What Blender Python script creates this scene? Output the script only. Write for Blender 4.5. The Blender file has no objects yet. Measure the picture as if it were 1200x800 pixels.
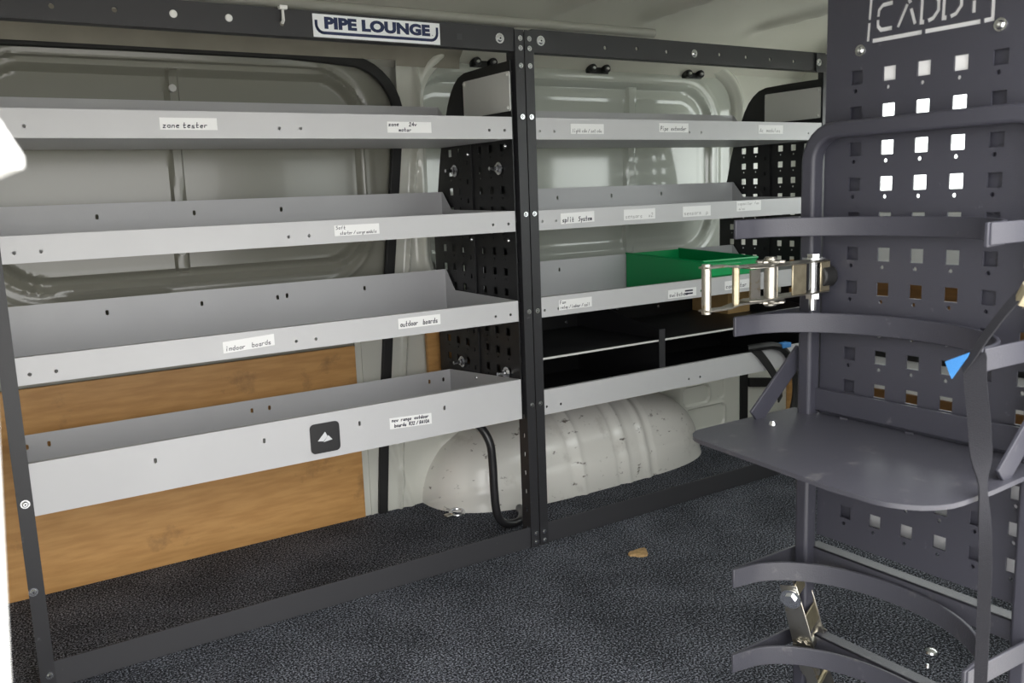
import bpy, math, random
from mathutils import Vector, Matrix
random.seed(7)
SC = bpy.context.scene
COL = SC.collection

# ------------------------------------------------------------------ camera
cam = bpy.data.cameras.new('camera')
cam.sensor_fit = 'HORIZONTAL'; cam.sensor_width = 36.0; cam.lens = 31.257
cam.clip_start = 0.02; cam.clip_end = 500
camo = bpy.data.objects.new('camera', cam); COL.objects.link(camo)
CAM_R = (Vector((0.8361, -0.5474, -0.0357)), Vector((0.12, 0.1189, 0.9856)), Vector((-0.5353, -0.8284, 0.1651)))
m3 = Matrix(CAM_R).transposed()
camo.matrix_world = Matrix.Translation((-1.2445, -1.8378, 0.9178)) @ m3.to_4x4()
camo.rotation_euler = m3.normalized().to_euler()
cam.dof.use_dof = True; cam.dof.focus_distance = 2.1; cam.dof.aperture_fstop = 10
SC.camera = camo

# ------------------------------------------------------------------ sky (overcast) and exposure
w = bpy.data.worlds.new('overcast_sky'); SC.world = w; w.use_nodes = True
wn = w.node_tree; bg = wn.nodes['Background']
bg.inputs[0].default_value = (1.0, 0.992, 0.985, 1); bg.inputs[1].default_value = 3.2
w.cycles.sampling_method = 'MANUAL'; w.cycles.sample_map_resolution = 64
SC.view_settings.view_transform = 'Standard'; SC.view_settings.look = 'None'
SC.view_settings.gamma = 1.0; SC.view_settings.use_curve_mapping = False
SC.view_settings.exposure = 0.85
SC.cycles.max_bounces = 10; SC.cycles.diffuse_bounces = 6; SC.cycles.glossy_bounces = 4

def portal(name, loc, rot, sx, sy):
    l = bpy.data.lights.new(name, 'AREA'); l.shape = 'RECTANGLE'; l.size = sx; l.size_y = sy
    l.cycles.is_portal = True
    o = bpy.data.objects.new(name, l); COL.objects.link(o); o.location = loc; o.rotation_euler = rot
portal('side_opening_portal', (-0.72, -1.36, 0.60), (math.radians(90), 0, 0), 1.40, 1.20)
portal('quarter_window_portal', (.72, -1.41, 1.055), (math.radians(90), 0, 0), 1.0, .40)
portal('rear_window_portal', (1.63, -0.40, 1.03), (math.radians(90), 0, math.radians(90)), 1.3, 0.40)

# ------------------------------------------------------------------ materials
def lin(c):
    return tuple(((x / 255) / 12.92 if x / 255 <= .04045 else (((x / 255) + .055) / 1.055) ** 2.4) for x in c)
def mat(name, col, rough=.5, metal=0., var=0., vscale=30., bump=0., bscale=200., coat=0., col2=None, stretch=None, spec=.5):
    m = bpy.data.materials.new(name); m.use_nodes = True
    nt = m.node_tree; b = nt.nodes['Principled BSDF']
    b.inputs['Base Color'].default_value = (*col, 1); b.inputs['Roughness'].default_value = rough
    b.inputs['Metallic'].default_value = metal; b.inputs['Coat Weight'].default_value = coat
    b.inputs['Coat Roughness'].default_value = .05
    b.inputs['Specular IOR Level'].default_value = spec
    tc = nt.nodes.new('ShaderNodeNewGeometry')
    src = tc.outputs['Position']
    if stretch:
        mp = nt.nodes.new('ShaderNodeMapping'); mp.inputs['Scale'].default_value = stretch
        nt.links.new(src, mp.inputs['Vector']); src = mp.outputs[0]
    if var or col2:
        n = nt.nodes.new('ShaderNodeTexNoise'); n.inputs['Scale'].default_value = vscale; n.inputs['Detail'].default_value = 5
        nt.links.new(src, n.inputs['Vector'])
        r = nt.nodes.new('ShaderNodeValToRGB')
        r.color_ramp.elements[0].position = .35; r.color_ramp.elements[1].position = .65
        a = col2 if col2 else tuple(c * (1 - var) for c in col)
        c = col if col2 else tuple(min(1, c * (1 + var)) for c in col)
        r.color_ramp.elements[0].color = (*a, 1); r.color_ramp.elements[1].color = (*c, 1)
        nt.links.new(n.outputs[0], r.inputs[0]); nt.links.new(r.outputs[0], b.inputs['Base Color'])
    if bump:
        n2 = nt.nodes.new('ShaderNodeTexNoise'); n2.inputs['Scale'].default_value = bscale; n2.inputs['Detail'].default_value = 3
        nt.links.new(src, n2.inputs['Vector'])
        bp = nt.nodes.new('ShaderNodeBump'); bp.inputs['Strength'].default_value = bump; bp.inputs['Distance'].default_value = .002
        nt.links.new(n2.outputs[0], bp.inputs['Height']); nt.links.new(bp.outputs[0], b.inputs['Normal'])
    return m

def add_scuffs(m, col, scale, lo, hi, stretch=(1, 1, 1)):
    """a second noise that rubs another colour through (wear, dirt) in small patches"""
    nt = m.node_tree; b = nt.nodes['Principled BSDF']
    g = nt.nodes.new('ShaderNodeNewGeometry'); mp = nt.nodes.new('ShaderNodeMapping'); mp.inputs['Scale'].default_value = stretch
    n = nt.nodes.new('ShaderNodeTexNoise'); n.inputs['Scale'].default_value = scale; n.inputs['Detail'].default_value = 8
    n.inputs['Roughness'].default_value = .65
    r = nt.nodes.new('ShaderNodeMapRange'); r.inputs[1].default_value = lo; r.inputs[2].default_value = hi
    mx = nt.nodes.new('ShaderNodeMix'); mx.data_type = 'RGBA'
    nt.links.new(g.outputs['Position'], mp.inputs[0]); nt.links.new(mp.outputs[0], n.inputs['Vector'])
    nt.links.new(n.outputs[0], r.inputs[0]); nt.links.new(r.outputs[0], mx.inputs[0])
    if b.inputs['Base Color'].links:
        nt.links.new(b.inputs['Base Color'].links[0].from_socket, mx.inputs[6])
    else:
        mx.inputs[6].default_value = b.inputs['Base Color'].default_value
    mx.inputs[7].default_value = (*col, 1)
    nt.links.new(mx.outputs[2], b.inputs['Base Color'])
    return m

M = {}
M['shelf'] = mat('grey_powder_coated_steel', lin((188, 188, 190)), .42, var=.02, vscale=6, bump=.05, bscale=900)
M['char'] = add_scuffs(mat('charcoal_powder_coat', (.024, .024, .027), .45, bump=.15, bscale=700), (.12, .12, .125), 60, .66, .8)
M['rail'] = add_scuffs(mat('worn_charcoal_rail', (.036, .036, .040), .5, bump=.15, bscale=700), (.16, .16, .16), 45, .68, .85)
M['caddy'] = add_scuffs(mat('slate_grey_powder_coat', (.041, .041, .054), .42, bump=.2, bscale=600), (.17, .17, .18), 35, .66, .85)
M['caddyworn'] = add_scuffs(mat('slate_grey_powder_coat_rubbed', (.051, .051, .063), .36, bump=.2, bscale=500), (.17, .165, .165), 30, .60, .85)
M['black'] = mat('black_powder_coat', (.010, .010, .011), .42, bump=.15, bscale=700)
M['white'] = mat('white_van_paint', (.66, .665, .60), .16, coat=.3)
M['doorw'] = mat('white_door_paint', (.50, .525, .475), .10, coat=.4)
M['doorw_shaded'] = mat('white_door_paint_shaded', (.265, .262, .222), .24, coat=.15)  # same white paint as the other door, its dimmer light put into the colour
M['whited'] = add_scuffs(mat('white_van_paint_scuffed', (.78, .765, .72), .25, coat=.2), (.16, .14, .12), 26, .62, .69, (1, 1, 1.8))
add_scuffs(M['whited'], (.45, .42, .38), 7, .56, .80)
M['headlining'] = mat('grey_beige_headlining', (.30, .28, .235), .7, var=.06, vscale=12)
M['roof'] = mat('roof_white_paint', (.66, .65, .58), .35)
M['rubber'] = mat('black_rubber', (.012, .012, .012), .55)
M['hose'] = mat('black_hose', (.022, .022, .024), .32)
M['ply'] = add_scuffs(mat('plywood_lining', (.60, .33, .115), .5, col2=(.50, .26, .082), vscale=9, stretch=(1.2, 1.2, 9)), (.17, .09, .035), 5, .58, .75)
M['plyd'] = mat('dark_plywood', (.20, .095, .028), .5, col2=(.15, .07, .02), vscale=9, stretch=(1.2, 1.2, 9))
M['zinc'] = add_scuffs(mat('zinc_plated_steel', (.46, .44, .39), .32, metal=1., bump=.1, bscale=300), (.34, .27, .15), 55, .55, .7)
M['bolt'] = mat('bright_zinc_bolt', (.75, .76, .78), .22, metal=1.)
M['brass'] = mat('yellow_zinc_steel', (.42, .37, .26), .38, metal=.9, var=.1, vscale=90)
M['green'] = mat('green_plastic', (.0, .30, .085), .35, bump=.05, bscale=300)
M['paper'] = mat('white_label_paper', (.80, .80, .80), .5)
M['ink'] = mat('black_marker_ink', (.012, .010, .035), .5)
M['inkf'] = mat('faded_marker_ink', (.30, .29, .30), .5)
M['navy'] = mat('navy_print', (.010, .020, .075), .4)
M['stick'] = mat('white_vinyl_sticker', (.80, .82, .84), .35)
M['alu'] = mat('grey_painted_plate', (.62, .62, .60), .4)
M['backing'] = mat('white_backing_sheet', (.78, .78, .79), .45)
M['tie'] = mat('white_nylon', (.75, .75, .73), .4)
M['hole'] = mat('dark_hole', (.008, .008, .008), .8)
M['webbing'] = mat('black_webbing', (.022, .022, .026), .85, bump=.6, bscale=900, spec=.15)
M['blue'] = mat('blue_webbing', (.045, .22, .55), .6, bump=.6, bscale=900)
M['tan'] = mat('tan_cardboard', (.42, .27, .11), .7, var=.05)
M['chip'] = mat('dry_tan_bark', (.42, .27, .12), .7, var=.3, vscale=120, bump=.6, bscale=200)
M['postwhite'] = mat('white_painted_post', (.85, .85, .83), .5)
M['ground'] = mat('concrete_ground', (.55, .54, .51), .9, var=.1, vscale=3)
M['logo'] = mat('silver_logo', (.62, .63, .65), .35)
M['conduit'] = mat('pale_conduit', (.40, .40, .36), .45)

# carpet
def carpet():
    m = bpy.data.materials.new('charcoal_carpet'); m.use_nodes = True
    nt = m.node_tree; b = nt.nodes['Principled BSDF']; b.inputs['Roughness'].default_value = .95
    b.inputs['Specular IOR Level'].default_value = .1
    g = nt.nodes.new('ShaderNodeNewGeometry')
    n = nt.nodes.new('ShaderNodeTexNoise'); n.inputs['Scale'].default_value = 235; n.inputs['Detail'].default_value = 3; n.inputs['Roughness'].default_value = .7
    n2 = nt.nodes.new('ShaderNodeTexNoise'); n2.inputs['Scale'].default_value = 5; n2.inputs['Detail'].default_value = 3
    ad = nt.nodes.new('ShaderNodeMath'); ad.operation = 'MULTIPLY_ADD'; ad.inputs[1].default_value = .12; 
    r = nt.nodes.new('ShaderNodeValToRGB')
    e = r.color_ramp.elements
    e[0].position = .45; e[0].color = (.006, .0065, .008, 1); e[1].position = .70; e[1].color = (.36, .38, .44, 1)
    k = e.new(.56); k.color = (.038, .041, .050, 1)
    nt.links.new(g.outputs['Position'], n.inputs['Vector']); nt.links.new(g.outputs['Position'], n2.inputs['Vector'])
    nt.links.new(n2.outputs[0], ad.inputs[0]); nt.links.new(n.outputs[0], ad.inputs[2])
    nt.links.new(ad.outputs[0], r.inputs[0]); nt.links.new(r.outputs[0], b.inputs['Base Color'])
    bp = nt.nodes.new('ShaderNodeBump'); bp.inputs['Strength'].default_value = .9; bp.inputs['Distance'].default_value = .004
    nt.links.new(n.outputs[0], bp.inputs['Height']); nt.links.new(bp.outputs[0], b.inputs['Normal'])
    return m
M['carpet'] = carpet()
def glass():
    m = bpy.data.materials.new('window_glass'); m.use_nodes = True
    nt = m.node_tree; nt.nodes.remove(nt.nodes['Principled BSDF'])
    t = nt.nodes.new('ShaderNodeBsdfTransparent'); gl = nt.nodes.new('ShaderNodeBsdfGlossy'); gl.inputs['Roughness'].default_value = .02
    t.inputs[0].default_value = (.93, .96, .95, 1)
    mx = nt.nodes.new('ShaderNodeMixShader'); mx.inputs[0].default_value = .06
    nt.links.new(t.outputs[0], mx.inputs[1]); nt.links.new(gl.outputs[0], mx.inputs[2])
    nt.links.new(mx.outputs[0], nt.nodes['Material Output'].inputs[0])
    return m
M['glass'] = glass()

# ------------------------------------------------------------------ mesh helpers
class MB:
    def __init__(s): s.v = []; s.f = []; s.m = []
    def add(s, vs, fs, mi=0):
        n = len(s.v); s.v += [Vector(p) for p in vs]
        for f in fs: s.f.append(tuple(i + n for i in f)); s.m.append(mi)
        return s
    def box(s, a, b, mi=0):
        x0, y0, z0 = a; x1, y1, z1 = b
        return s.add([(x0, y0, z0), (x1, y0, z0), (x1, y1, z0), (x0, y1, z0), (x0, y0, z1), (x1, y0, z1), (x1, y1, z1), (x0, y1, z1)],
                     [(3, 2, 1, 0), (4, 5, 6, 7), (0, 1, 5, 4), (1, 2, 6, 5), (2, 3, 7, 6), (3, 0, 4, 7)], mi)
    def prism(s, pts, vec, mi=0):
        """closed flat outline (3D points) pushed along vec"""
        n = len(pts); vec = Vector(vec); P = [Vector(p) for p in pts]
        vs = P + [p + vec for p in P]
        fs = [tuple(range(n - 1, -1, -1)), tuple(range(n, 2 * n))] + [(i, (i + 1) % n, n + (i + 1) % n, n + i) for i in range(n)]
        return s.add(vs, fs, mi)
    def tube(s, pts, r, n=10, mi=0, caps=True, closed=False):
        P = [Vector(p) for p in pts]; k = len(P); vs = []; up = None
        for i, p in enumerate(P):
            if closed: t = P[(i + 1) % k] - P[i - 1]
            else: t = P[min(i + 1, k - 1)] - P[max(i - 1, 0)]
            t.normalize()
            if up is None:
                up = Vector((0, 0, 1)) if abs(t.z) < .9 else Vector((1, 0, 0))
            a = t.cross(up).normalized(); up = a.cross(t).normalized()
            rr = r[i] if isinstance(r, (list, tuple)) else r
            for j in range(n):
                th = 2 * math.pi * j / n
                vs.append(p + a * math.cos(th) * rr + up * math.sin(th) * rr)
        fs = []
        for i in range(k if closed else k - 1):
            for j in range(n):
                i2 = (i + 1) % k
                fs.append((i * n + j, i * n + (j + 1) % n, i2 * n + (j + 1) % n, i2 * n + j))
        if caps and not closed:
            fs.append(tuple(range(n - 1, -1, -1))); fs.append(tuple((k - 1) * n + j for j in range(n)))
        return s.add(vs, fs, mi)
    def cyl(s, a, b, r, n=14, mi=0): return s.tube([a, b], r, n, mi)
    def strip(s, pts, widthvec, thick, mi=0, closed=False):
        """flat bar bent along pts; width along widthvec (const or per point), thick across"""
        P = [Vector(p) for p in pts]; k = len(P); vs = []
        for i, p in enumerate(P):
            t = (P[min(i + 1, k - 1)] - P[max(i - 1, 0)]).normalized()
            wv = Vector(widthvec[i]) if isinstance(widthvec, list) else Vector(widthvec)
            nrm = t.cross(wv).normalized() * thick * .5
            vs += [p - wv * .5 - nrm, p + wv * .5 - nrm, p + wv * .5 + nrm, p - wv * .5 + nrm]
        fs = []
        for i in range(k - 1):
            for j in range(4):
                fs.append((i * 4 + j, i * 4 + (j + 1) % 4, i * 4 + 4 + (j + 1) % 4, i * 4 + 4 + j))
        fs += [(3, 2, 1, 0), tuple((k - 1) * 4 + j for j in range(4))]
        return s.add(vs, fs, mi)
    def sheet(s, outline, holes, t, o, u, v, mi=0):
        """flat plate with real holes: 2D outline and holes (lists of (a,b)) in the frame o + a*u + b*v; thickness t along u x v, front face at +t/2"""
        vs, fs = flat(outline, holes, t)
        o = Vector(o); u = Vector(u); v = Vector(v); nn = u.cross(v)
        return s.add([o + u * p[0] + v * p[1] + nn * p[2] for p in vs], fs, mi)

def flat(outline, holes, t):
    cu = bpy.data.curves.new('tmp', 'CURVE'); cu.dimensions = '2D'; cu.fill_mode = 'BOTH'; cu.extrude = t / 2
    for ring in [outline] + list(holes):
        sp = cu.splines.new('POLY'); sp.points.add(len(ring) - 1)
        for p, q in zip(sp.points, ring): p.co = (q[0], q[1], 0, 1)
        sp.use_cyclic_u = True
    return from_curve(cu)
def from_curve(cu):
    ob = bpy.data.objects.new('tmp', cu); COL.objects.link(ob)
    me = ob.to_mesh()
    vs = [tuple(p.co) for p in me.vertices]; fs = [tuple(p.vertices) for p in me.polygons]
    ob.to_mesh_clear(); bpy.data.objects.remove(ob)
    if cu.__class__.__name__ == 'TextCurve' or True:
        try: bpy.data.curves.remove(cu)
        except Exception: pass
    return vs, fs
def rect(x0, y0, x1, y1): return [(x0, y0), (x1, y0), (x1, y1), (x0, y1)]
def circ(x, y, r, n=10): return [(x + r * math.cos(2 * math.pi * i / n), y + r * math.sin(2 * math.pi * i / n)) for i in range(n)]
def rrect(x0, y0, x1, y1, r, n=5):
    out = []
    for cx, cy, a0 in ((x1 - r, y1 - r, 0), (x0 + r, y1 - r, 90), (x0 + r, y0 + r, 180), (x1 - r, y0 + r, 270)):
        for i in range(n + 1):
            a = math.radians(a0 + 90 * i / n); out.append((cx + r * math.cos(a), cy + r * math.sin(a)))
    return out
def ribbon(pts, wd):
    """outline polygon of a stroke of width wd along 2D pts"""
    P = [Vector(p) for p in pts]; L = []; R = []; k = len(P)
    for i, p in enumerate(P):
        if i == 0: n = (P[1] - P[0]); 
        elif i == k - 1: n = P[-1] - P[-2]
        else: n = (P[i + 1] - p).normalized() + (p - P[i - 1]).normalized()
        if n.length < 1e-9: n = P[i] - P[i - 1]
        n.normalize(); q = Vector((-n.y, n.x)) * wd * .5
        if 0 < i < k - 1:
            d = (p - P[i - 1]).normalized(); c = max(.5, abs(q.normalized().dot(Vector((-d.y, d.x))))); q /= c
        L.append(p + q); R.append(p - q)
    return [tuple(a) for a in L] + [tuple(a) for a in reversed(R)]

WO = {}   # world origin of every object built
def props(o, label=None, cat=None, group=None, kind=None):
    if label: o['label'] = label
    if cat: o['category'] = cat
    if group: o['group'] = group
    if kind: o['kind'] = kind
    return o
def thing(name, loc, label, cat, group=None):
    o = bpy.data.objects.new(name, None); COL.objects.link(o); o.location = loc; o.empty_display_size = .05
    WO[o] = Vector(loc); return props(o, label, cat, group)
def obj(name, mb, mats, parent=None, label=None, cat=None, group=None, kind=None, origin=None, ang=35, bevel=0., seg=2):
    if not isinstance(mats, (list, tuple)): mats = [mats]
    me = bpy.data.meshes.new(name)
    xs = [p.x for p in mb.v]; ys = [p.y for p in mb.v]; zs = [p.z for p in mb.v]
    og = Vector(origin) if origin else Vector(((min(xs) + max(xs)) / 2, (min(ys) + max(ys)) / 2, min(zs)))
    me.from_pydata([p - og for p in mb.v], [], mb.f)
    for q in mats: me.materials.append(q)
    me.polygons.foreach_set('material_index', mb.m)
    me.polygons.foreach_set('use_smooth', [True] * len(mb.f))
    me.update(); me.validate()
    me.set_sharp_from_angle(angle=math.radians(ang))
    o = bpy.data.objects.new(name, me); COL.objects.link(o)
    o.location = og - (WO[parent] if parent else Vector((0, 0, 0))); WO[o] = og
    if parent: o.parent = parent
    if bevel:
        b = o.modifiers.new('bevel', 'BEVEL'); b.width = bevel; b.segments = seg; b.limit_method = 'ANGLE'; b.angle_limit = math.radians(40)
    return props(o, label, cat, group, kind)
def grid(f, x0, x1, z0, z1, nx, nz, skip=None):
    """surface y = f(x,z) over a grid"""
    mb = MB(); idx = {}
    for j in range(nz + 1):
        for i in range(nx + 1):
            x = x0 + (x1 - x0) * i / nx; z = z0 + (z1 - z0) * j / nz
            idx[i, j] = len(mb.v); mb.v.append(Vector((x, f(x, z), z)))
    for j in range(nz):
        for i in range(nx):
            if skip and skip(x0 + (x1 - x0) * (i + .5) / nx, z0 + (z1 - z0) * (j + .5) / nz): continue
            mb.f.append((idx[i, j], idx[i + 1, j], idx[i + 1, j + 1], idx[i, j + 1])); mb.m.append(0)
    return mb
def sd(x, z, x0, z0, x1, z1, r):
    """signed distance to a rounded rectangle (negative inside)"""
    cx = (x0 + x1) / 2; cz = (z0 + z1) / 2
    qx = abs(x - cx) - (x1 - x0) / 2 + r; qz = abs(z - cz) - (z1 - z0) / 2 + r
    return math.hypot(max(qx, 0), max(qz, 0)) + min(max(qx, qz), 0) - r
def ss(a, b, x):
    t = max(0, min(1, (x - a) / (b - a))); return t * t * (3 - 2 * t)
def bumpf(d, c, wd): return math.exp(-((d - c) / wd) ** 2)

# ------------------------------------------------------------------ lettering
GL = {'a': '35 15 03 12 32|35 32 42', 'b': '08 02 32 35 05', 'c': '35 15 04 03 12 32', 'd': '38 32 12 03 05 35', 'e': '04 34 35 15 03 12 32',
      'f': '38 28 12|05 25', 'g': '35 15 03 12 32|35 30 10', 'h': '08 02|05 25 34 32', 'i': '15 12|17 18', 'k': '08 02|35 03 32', 'l': '18 12',
      'm': '02 05|05 15 22|24 35 42', 'n': '02 05|04 15 35 32', 'o': '15 04 03 12 32 35 15', 'p': '05 00|05 25 34 32 02', 'r': '02 05|04 15 35',
      's': '35 15 04 33 32 02', 't': '18 12 32|05 35', 'u': '05 03 12 32|35 32', 'v': '05 22 45', 'w': '05 12 23 32 45', 'x': '05 32|35 02',
      'y': '05 13 23|35 10', 'z': '05 35 02 32', 'S': '38 18 07 06 35 33 12 02', 'M': '02 08 25 48 42', 'A': '02 28 42|14 34', 'P': '02 08 38 35 05',
      'R': '02 08 38 35 05|15 42', 'I': '18 12', 'C': '38 18 06 04 12 32', 'F': '02 08 38|05 25', '2': '07 18 38 36 02 42', '4': '38 04 44|38 32',
      '3': '08 38 25 35 33 12 02', '1': '28 22', '0': '18 06 04 12 32 34 36 28 18', '/': '02 48', '|': '20 29', '-': '04 34'}
def handwriting(mb, text, x, z, h, y, mi=1, wd=.0016, slope=0., maxw=None):
    """pen strokes as thin raised ribbons lying on the label face (front towards -y)"""
    sx = h / 9.5
    n = sum(.62 if c == ' ' else 1 for c in text)
    adv = 5.2 * sx
    if maxw and n * adv > maxw: adv = maxw / n
    cx = x
    for c in text:
        if c == ' ': cx += adv * .62; continue
        jz = random.uniform(-.3, .3) * sx
        for st in GL[c].split('|'):
            pts = [(cx + (int(q[0]) * adv / 5.4) + random.uniform(-.15, .15) * sx + (int(q[1]) - 4) * .12 * sx,
                    z + jz + int(q[1]) * sx + slope * (cx - x) + random.uniform(-.15, .15) * sx) for q in st.split()]
            for a, b in zip(pts[:-1], pts[1:]):
                d = Vector(b) - Vector(a)
                if d.length < 1e-6: continue
                e = d.normalized() * wd * .35
                r = ribbon([tuple(Vector(a) - e), tuple(Vector(b) + e)], wd)
                mb.prism([(p[0], y, p[1]) for p in r], (0, .0002, 0), mi)
        cx += adv

def lip_label(parent, x0, z0, x1, z1, lines, y, tilt=0., ink='ink', label=None, hscale=1., wd=.0016):
    mb = MB()
    dx = x1 - x0
    c = [(x0, z0 - tilt * dx / 2), (x1, z0 + tilt * dx / 2), (x1, z1 + tilt * dx / 2), (x0, z1 - tilt * dx / 2)]
    mb.prism([(a, y - .0007, b) for a, b in c], (0, .0006, 0), 0)
    n = len(lines); lh = (z1 - z0) / n
    for i, ln in enumerate(lines):
        if not ln: continue
        off = 0.006
        if isinstance(ln, tuple): ln, off = ln
        h = lh * .86 * hscale
        handwriting(mb, ln, x0 + off, z1 - lh * (i + 1) + lh * .05 - tilt * dx / 2, h, y - .0009, 1, wd, tilt, maxw=(dx - off - .006))
    return obj('paper_label', mb, [M['paper'], M[ink]], parent, label=label)

# ================================================================== SETTING
YW = .50                                     # far side of the van
floor = MB(); floor.box((-1.75, -1.35, -.03), (1.62, .56, 0)); obj('floor', floor, M['carpet'], kind='structure')

# ceiling skin with pressed cross ribs
def ceil_z(x, y):
    z = 1.43
    for c in (-1.1, -.42, .30, .62, 1.10):
        z -= .024 * bumpf(x - .12 * (y - .1), c, .028) * ss(.34, .20, y)
    if y > .18: z -= .17 * ((y - .18) / .36) ** 2
    return z
cm = MB(); nx, ny = 240, 40
for j in range(ny + 1):
    for i in range(nx + 1):
        x = -1.75 + 3.37 * i / nx; y = -1.36 + 1.88 * j / ny
        cm.v.append(Vector((x, y, ceil_z(x, y))))
for j in range(ny):
    for i in range(nx):
        a = j * (nx + 1) + i; cm.f.append((a, a + nx + 1, a + nx + 2, a + 1)); cm.m.append(0)
obj('ceiling', cm, M['roof'], kind='structure')
rf = MB(); rf.box((-1.75, -1.37, 1.46), (1.63, .56, 1.48)); obj('trim_1', rf, M['roof'], kind='structure')

# far side wall: pillar, rear surround, with openings for the two doors
RD = (-.02, .0, 1.262, 1.312, .13)           # right door outer edge (x0,z0,x1,z1,r)
def sealx(z):                                # right edge of the left door opening
    pts = [(0, -.215), (.25, -.195), (.5, -.168), (.7, -.150), (.99, -.113), (1.16, -.092)]
    for (za, xa), (zb, xb) in zip(pts[:-1], pts[1:]):
        if z <= zb: return xa + (xb - xa) * max(0, (z - za)) / (zb - za)
    return -.092
def wall_y(x, z):
    y = YW - .012
    d = sd(x, z, RD[0], .62, RD[2], RD[3], RD[4])
    if z > .60: y += -.020 * bumpf(d, .018, .015) + .07 * ss(-.004, -.030, d) * ss(.60, .64, z)
    if x < .06:                              # pillar between the doors: a few pressed steps
        y -= .012 * bumpf(x - (sealx(z) + .055), 0, .006) + .010 * ss(-.02, .03, x)
    if x < .1: y -= .009 * bumpf(x + .125 + .30 * z, 0, .012) * ss(.42, .30, z)
    return y
wb = grid(wall_y, -.20, 1.62, 0, 1.40, 420, 310, lambda x, z: x < sealx(z) - .004 or (z > 1.29 and x < -.06))
obj('wall_back', wb, M['white'], kind='structure')
hb = MB(); hb.box((-1.75, .545, -.02), (1.62, .56, 1.47)); obj('wall_outer', hb, M['white'], kind='structure')

# headlining strip along the top of the far wall, with a pressed cap over the pillar
hs = grid(lambda x, z: YW - .03 - .10 * max(0, (z - 1.30)) / .1, -1.72, .10, 1.275, 1.42, 90, 10,
          lambda x, z: z < 1.292 - .030 * ss(-.10, -.05, x) * 1 and x < -.1)
obj('trim_2', hs, M['headlining'], kind='structure')

# bulkhead, rear end and near side
fb = MB(); fb.box((-1.77, -1.35, -.02), (-1.75, .56, 1.46)); obj('wall_left', fb, M['white'], kind='structure')
ns = MB()
ns.sheet(rect(-.02, -.02, 1.62, 1.47), [rrect(.22, .86, 1.22, 1.25, .06)], .04, (0, -1.38, 0), (1, 0, 0), (0, 0, 1)); obj('wall_front', ns, M['white'], kind='structure')
ns = MB(); ns.box((-1.77, -1.40, -.02), (-1.42, -1.36, 1.47)); ns.box((-1.42, -1.40, 1.20), (-.02, -1.36, 1.47)); ns.box((-1.42, -1.40, -.10), (-.02, -1.36, 0))
obj('trim_3', ns, M['white'], kind='structure')

wf = MB(); wf.sheet(rrect(.20, .84, 1.24, 1.27, .07), [rrect(.22, .86, 1.22, 1.25, .06)], .012, (0, -1.353, 0), (1, 0, 0), (0, 0, 1))
win2 = obj('window_2', wf, M['rubber'], kind='structure')
gp = MB(); gp.box((.21, -1.385, .85), (1.23, -1.381, 1.26)); obj('glass_pane', gp, M['glass'], win2)

# rear end: tailgate with window, pressed metal, plywood lining bands
XR = 1.60
rw = MB()
rw.sheet(rect(-1.36, -.02, .56, 1.46), [rrect(-1.10, .845, .30, 1.225, .06)], .02, (XR + .02, 0, 0), (0, 1, 0), (0, 0, 1))
obj('wall_right', rw, M['white'], kind='structure')
wf = MB(); wf.sheet(rrect(-1.12, .825, .32, 1.245, .07), [rrect(-1.10, .845, .30, 1.225, .06)], .012, (XR, 0, 0), (0, 1, 0), (0, 0, 1))
win = obj('window_1', wf, M['rubber'], kind='structure')
gp = MB(); gp.box((XR + .016, -1.11, .835), (XR + .020, .31, 1.235)); obj('glass_pane', gp, M['glass'], win)
dr = MB(); dr.sheet(rrect(-1.15, .04, .36, .80, .05), [], .012, (XR, 0, 0), (0, 1, 0), (0, 0, 1))
d3 = obj('door_3', dr, M['backing'], kind='structure', bevel=.003)
b1 = MB(); b1.box((XR - .020, -1.12, .36), (XR - .0065, .34, .60)); obj('plywood_panel', b1, M['plyd'], d3)
b2 = MB(); b2.box((XR - .020, -1.12, .05), (XR - .0065, .34, .165)); obj('plywood_panel', b2, M['plyd'], d3)
b3 = MB(); b3.box((XR - .016, -1.12, .285), (XR - .0065, .34, .355)); obj('dark_band', b3, M['black'], d3)  # flat black strip raised on the door face

# left sliding door: pressed inner skin, rubber seal, plywood lining
L1 = (-1.13, .752, -.215, 1.238, .115)
def ldoor(x, z):
    d = sd(x, z, *L1)
    y = YW + .004
    y += .014 * ss(.004, -.008, d)                       # recessed field
    y -= .005 * bumpf(d, .010, .005)                     # raised bead round it
    y += .005 * bumpf(d, .030, .006)
    d2 = sd(x, z, L1[0] - .06, L1[1] - .07, L1[2] + .03, L1[3] + .02, .17)
    y -= .007 * bumpf(d2, 0, .008)
    if d < .004:                                          # upright stiffener in the field
        xm = -.703 + (z - 1.0) * .035
        e = abs(x - xm)
        y -= .012 * ss(.017, .011, e)
    if x < -.75 and z < .82:
        d3 = sd(x, z, L1[0] - .03, L1[1] - .035, L1[2], L1[3], .20); y -= .004 * bumpf(d3, 0, .010)
    return y
ld = grid(ldoor, -1.72, -.09, .0, 1.285, 260, 205, lambda x, z: x > sealx(z) - .004 or (x > -.24 and z > 1.14 and math.hypot(x + .24, z - 1.14) > .152))
door1 = obj('door_1', ld, M['doorw_shaded'], kind='structure')
sp = [(-1.72, 1.281)] + [(-1.2, 1.284), (-.8, 1.287), (-.40, 1.287), (-.30, 1.285)]
for a in range(80, -1, -10):
    sp.append((-.245 + .148 * math.cos(math.radians(a)), 1.135 + .150 * math.sin(math.radians(a))))
sp += [(sealx(z) - .004, z) for z in (1.06, .99, .85, .70, .5, .25, .0)]
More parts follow.
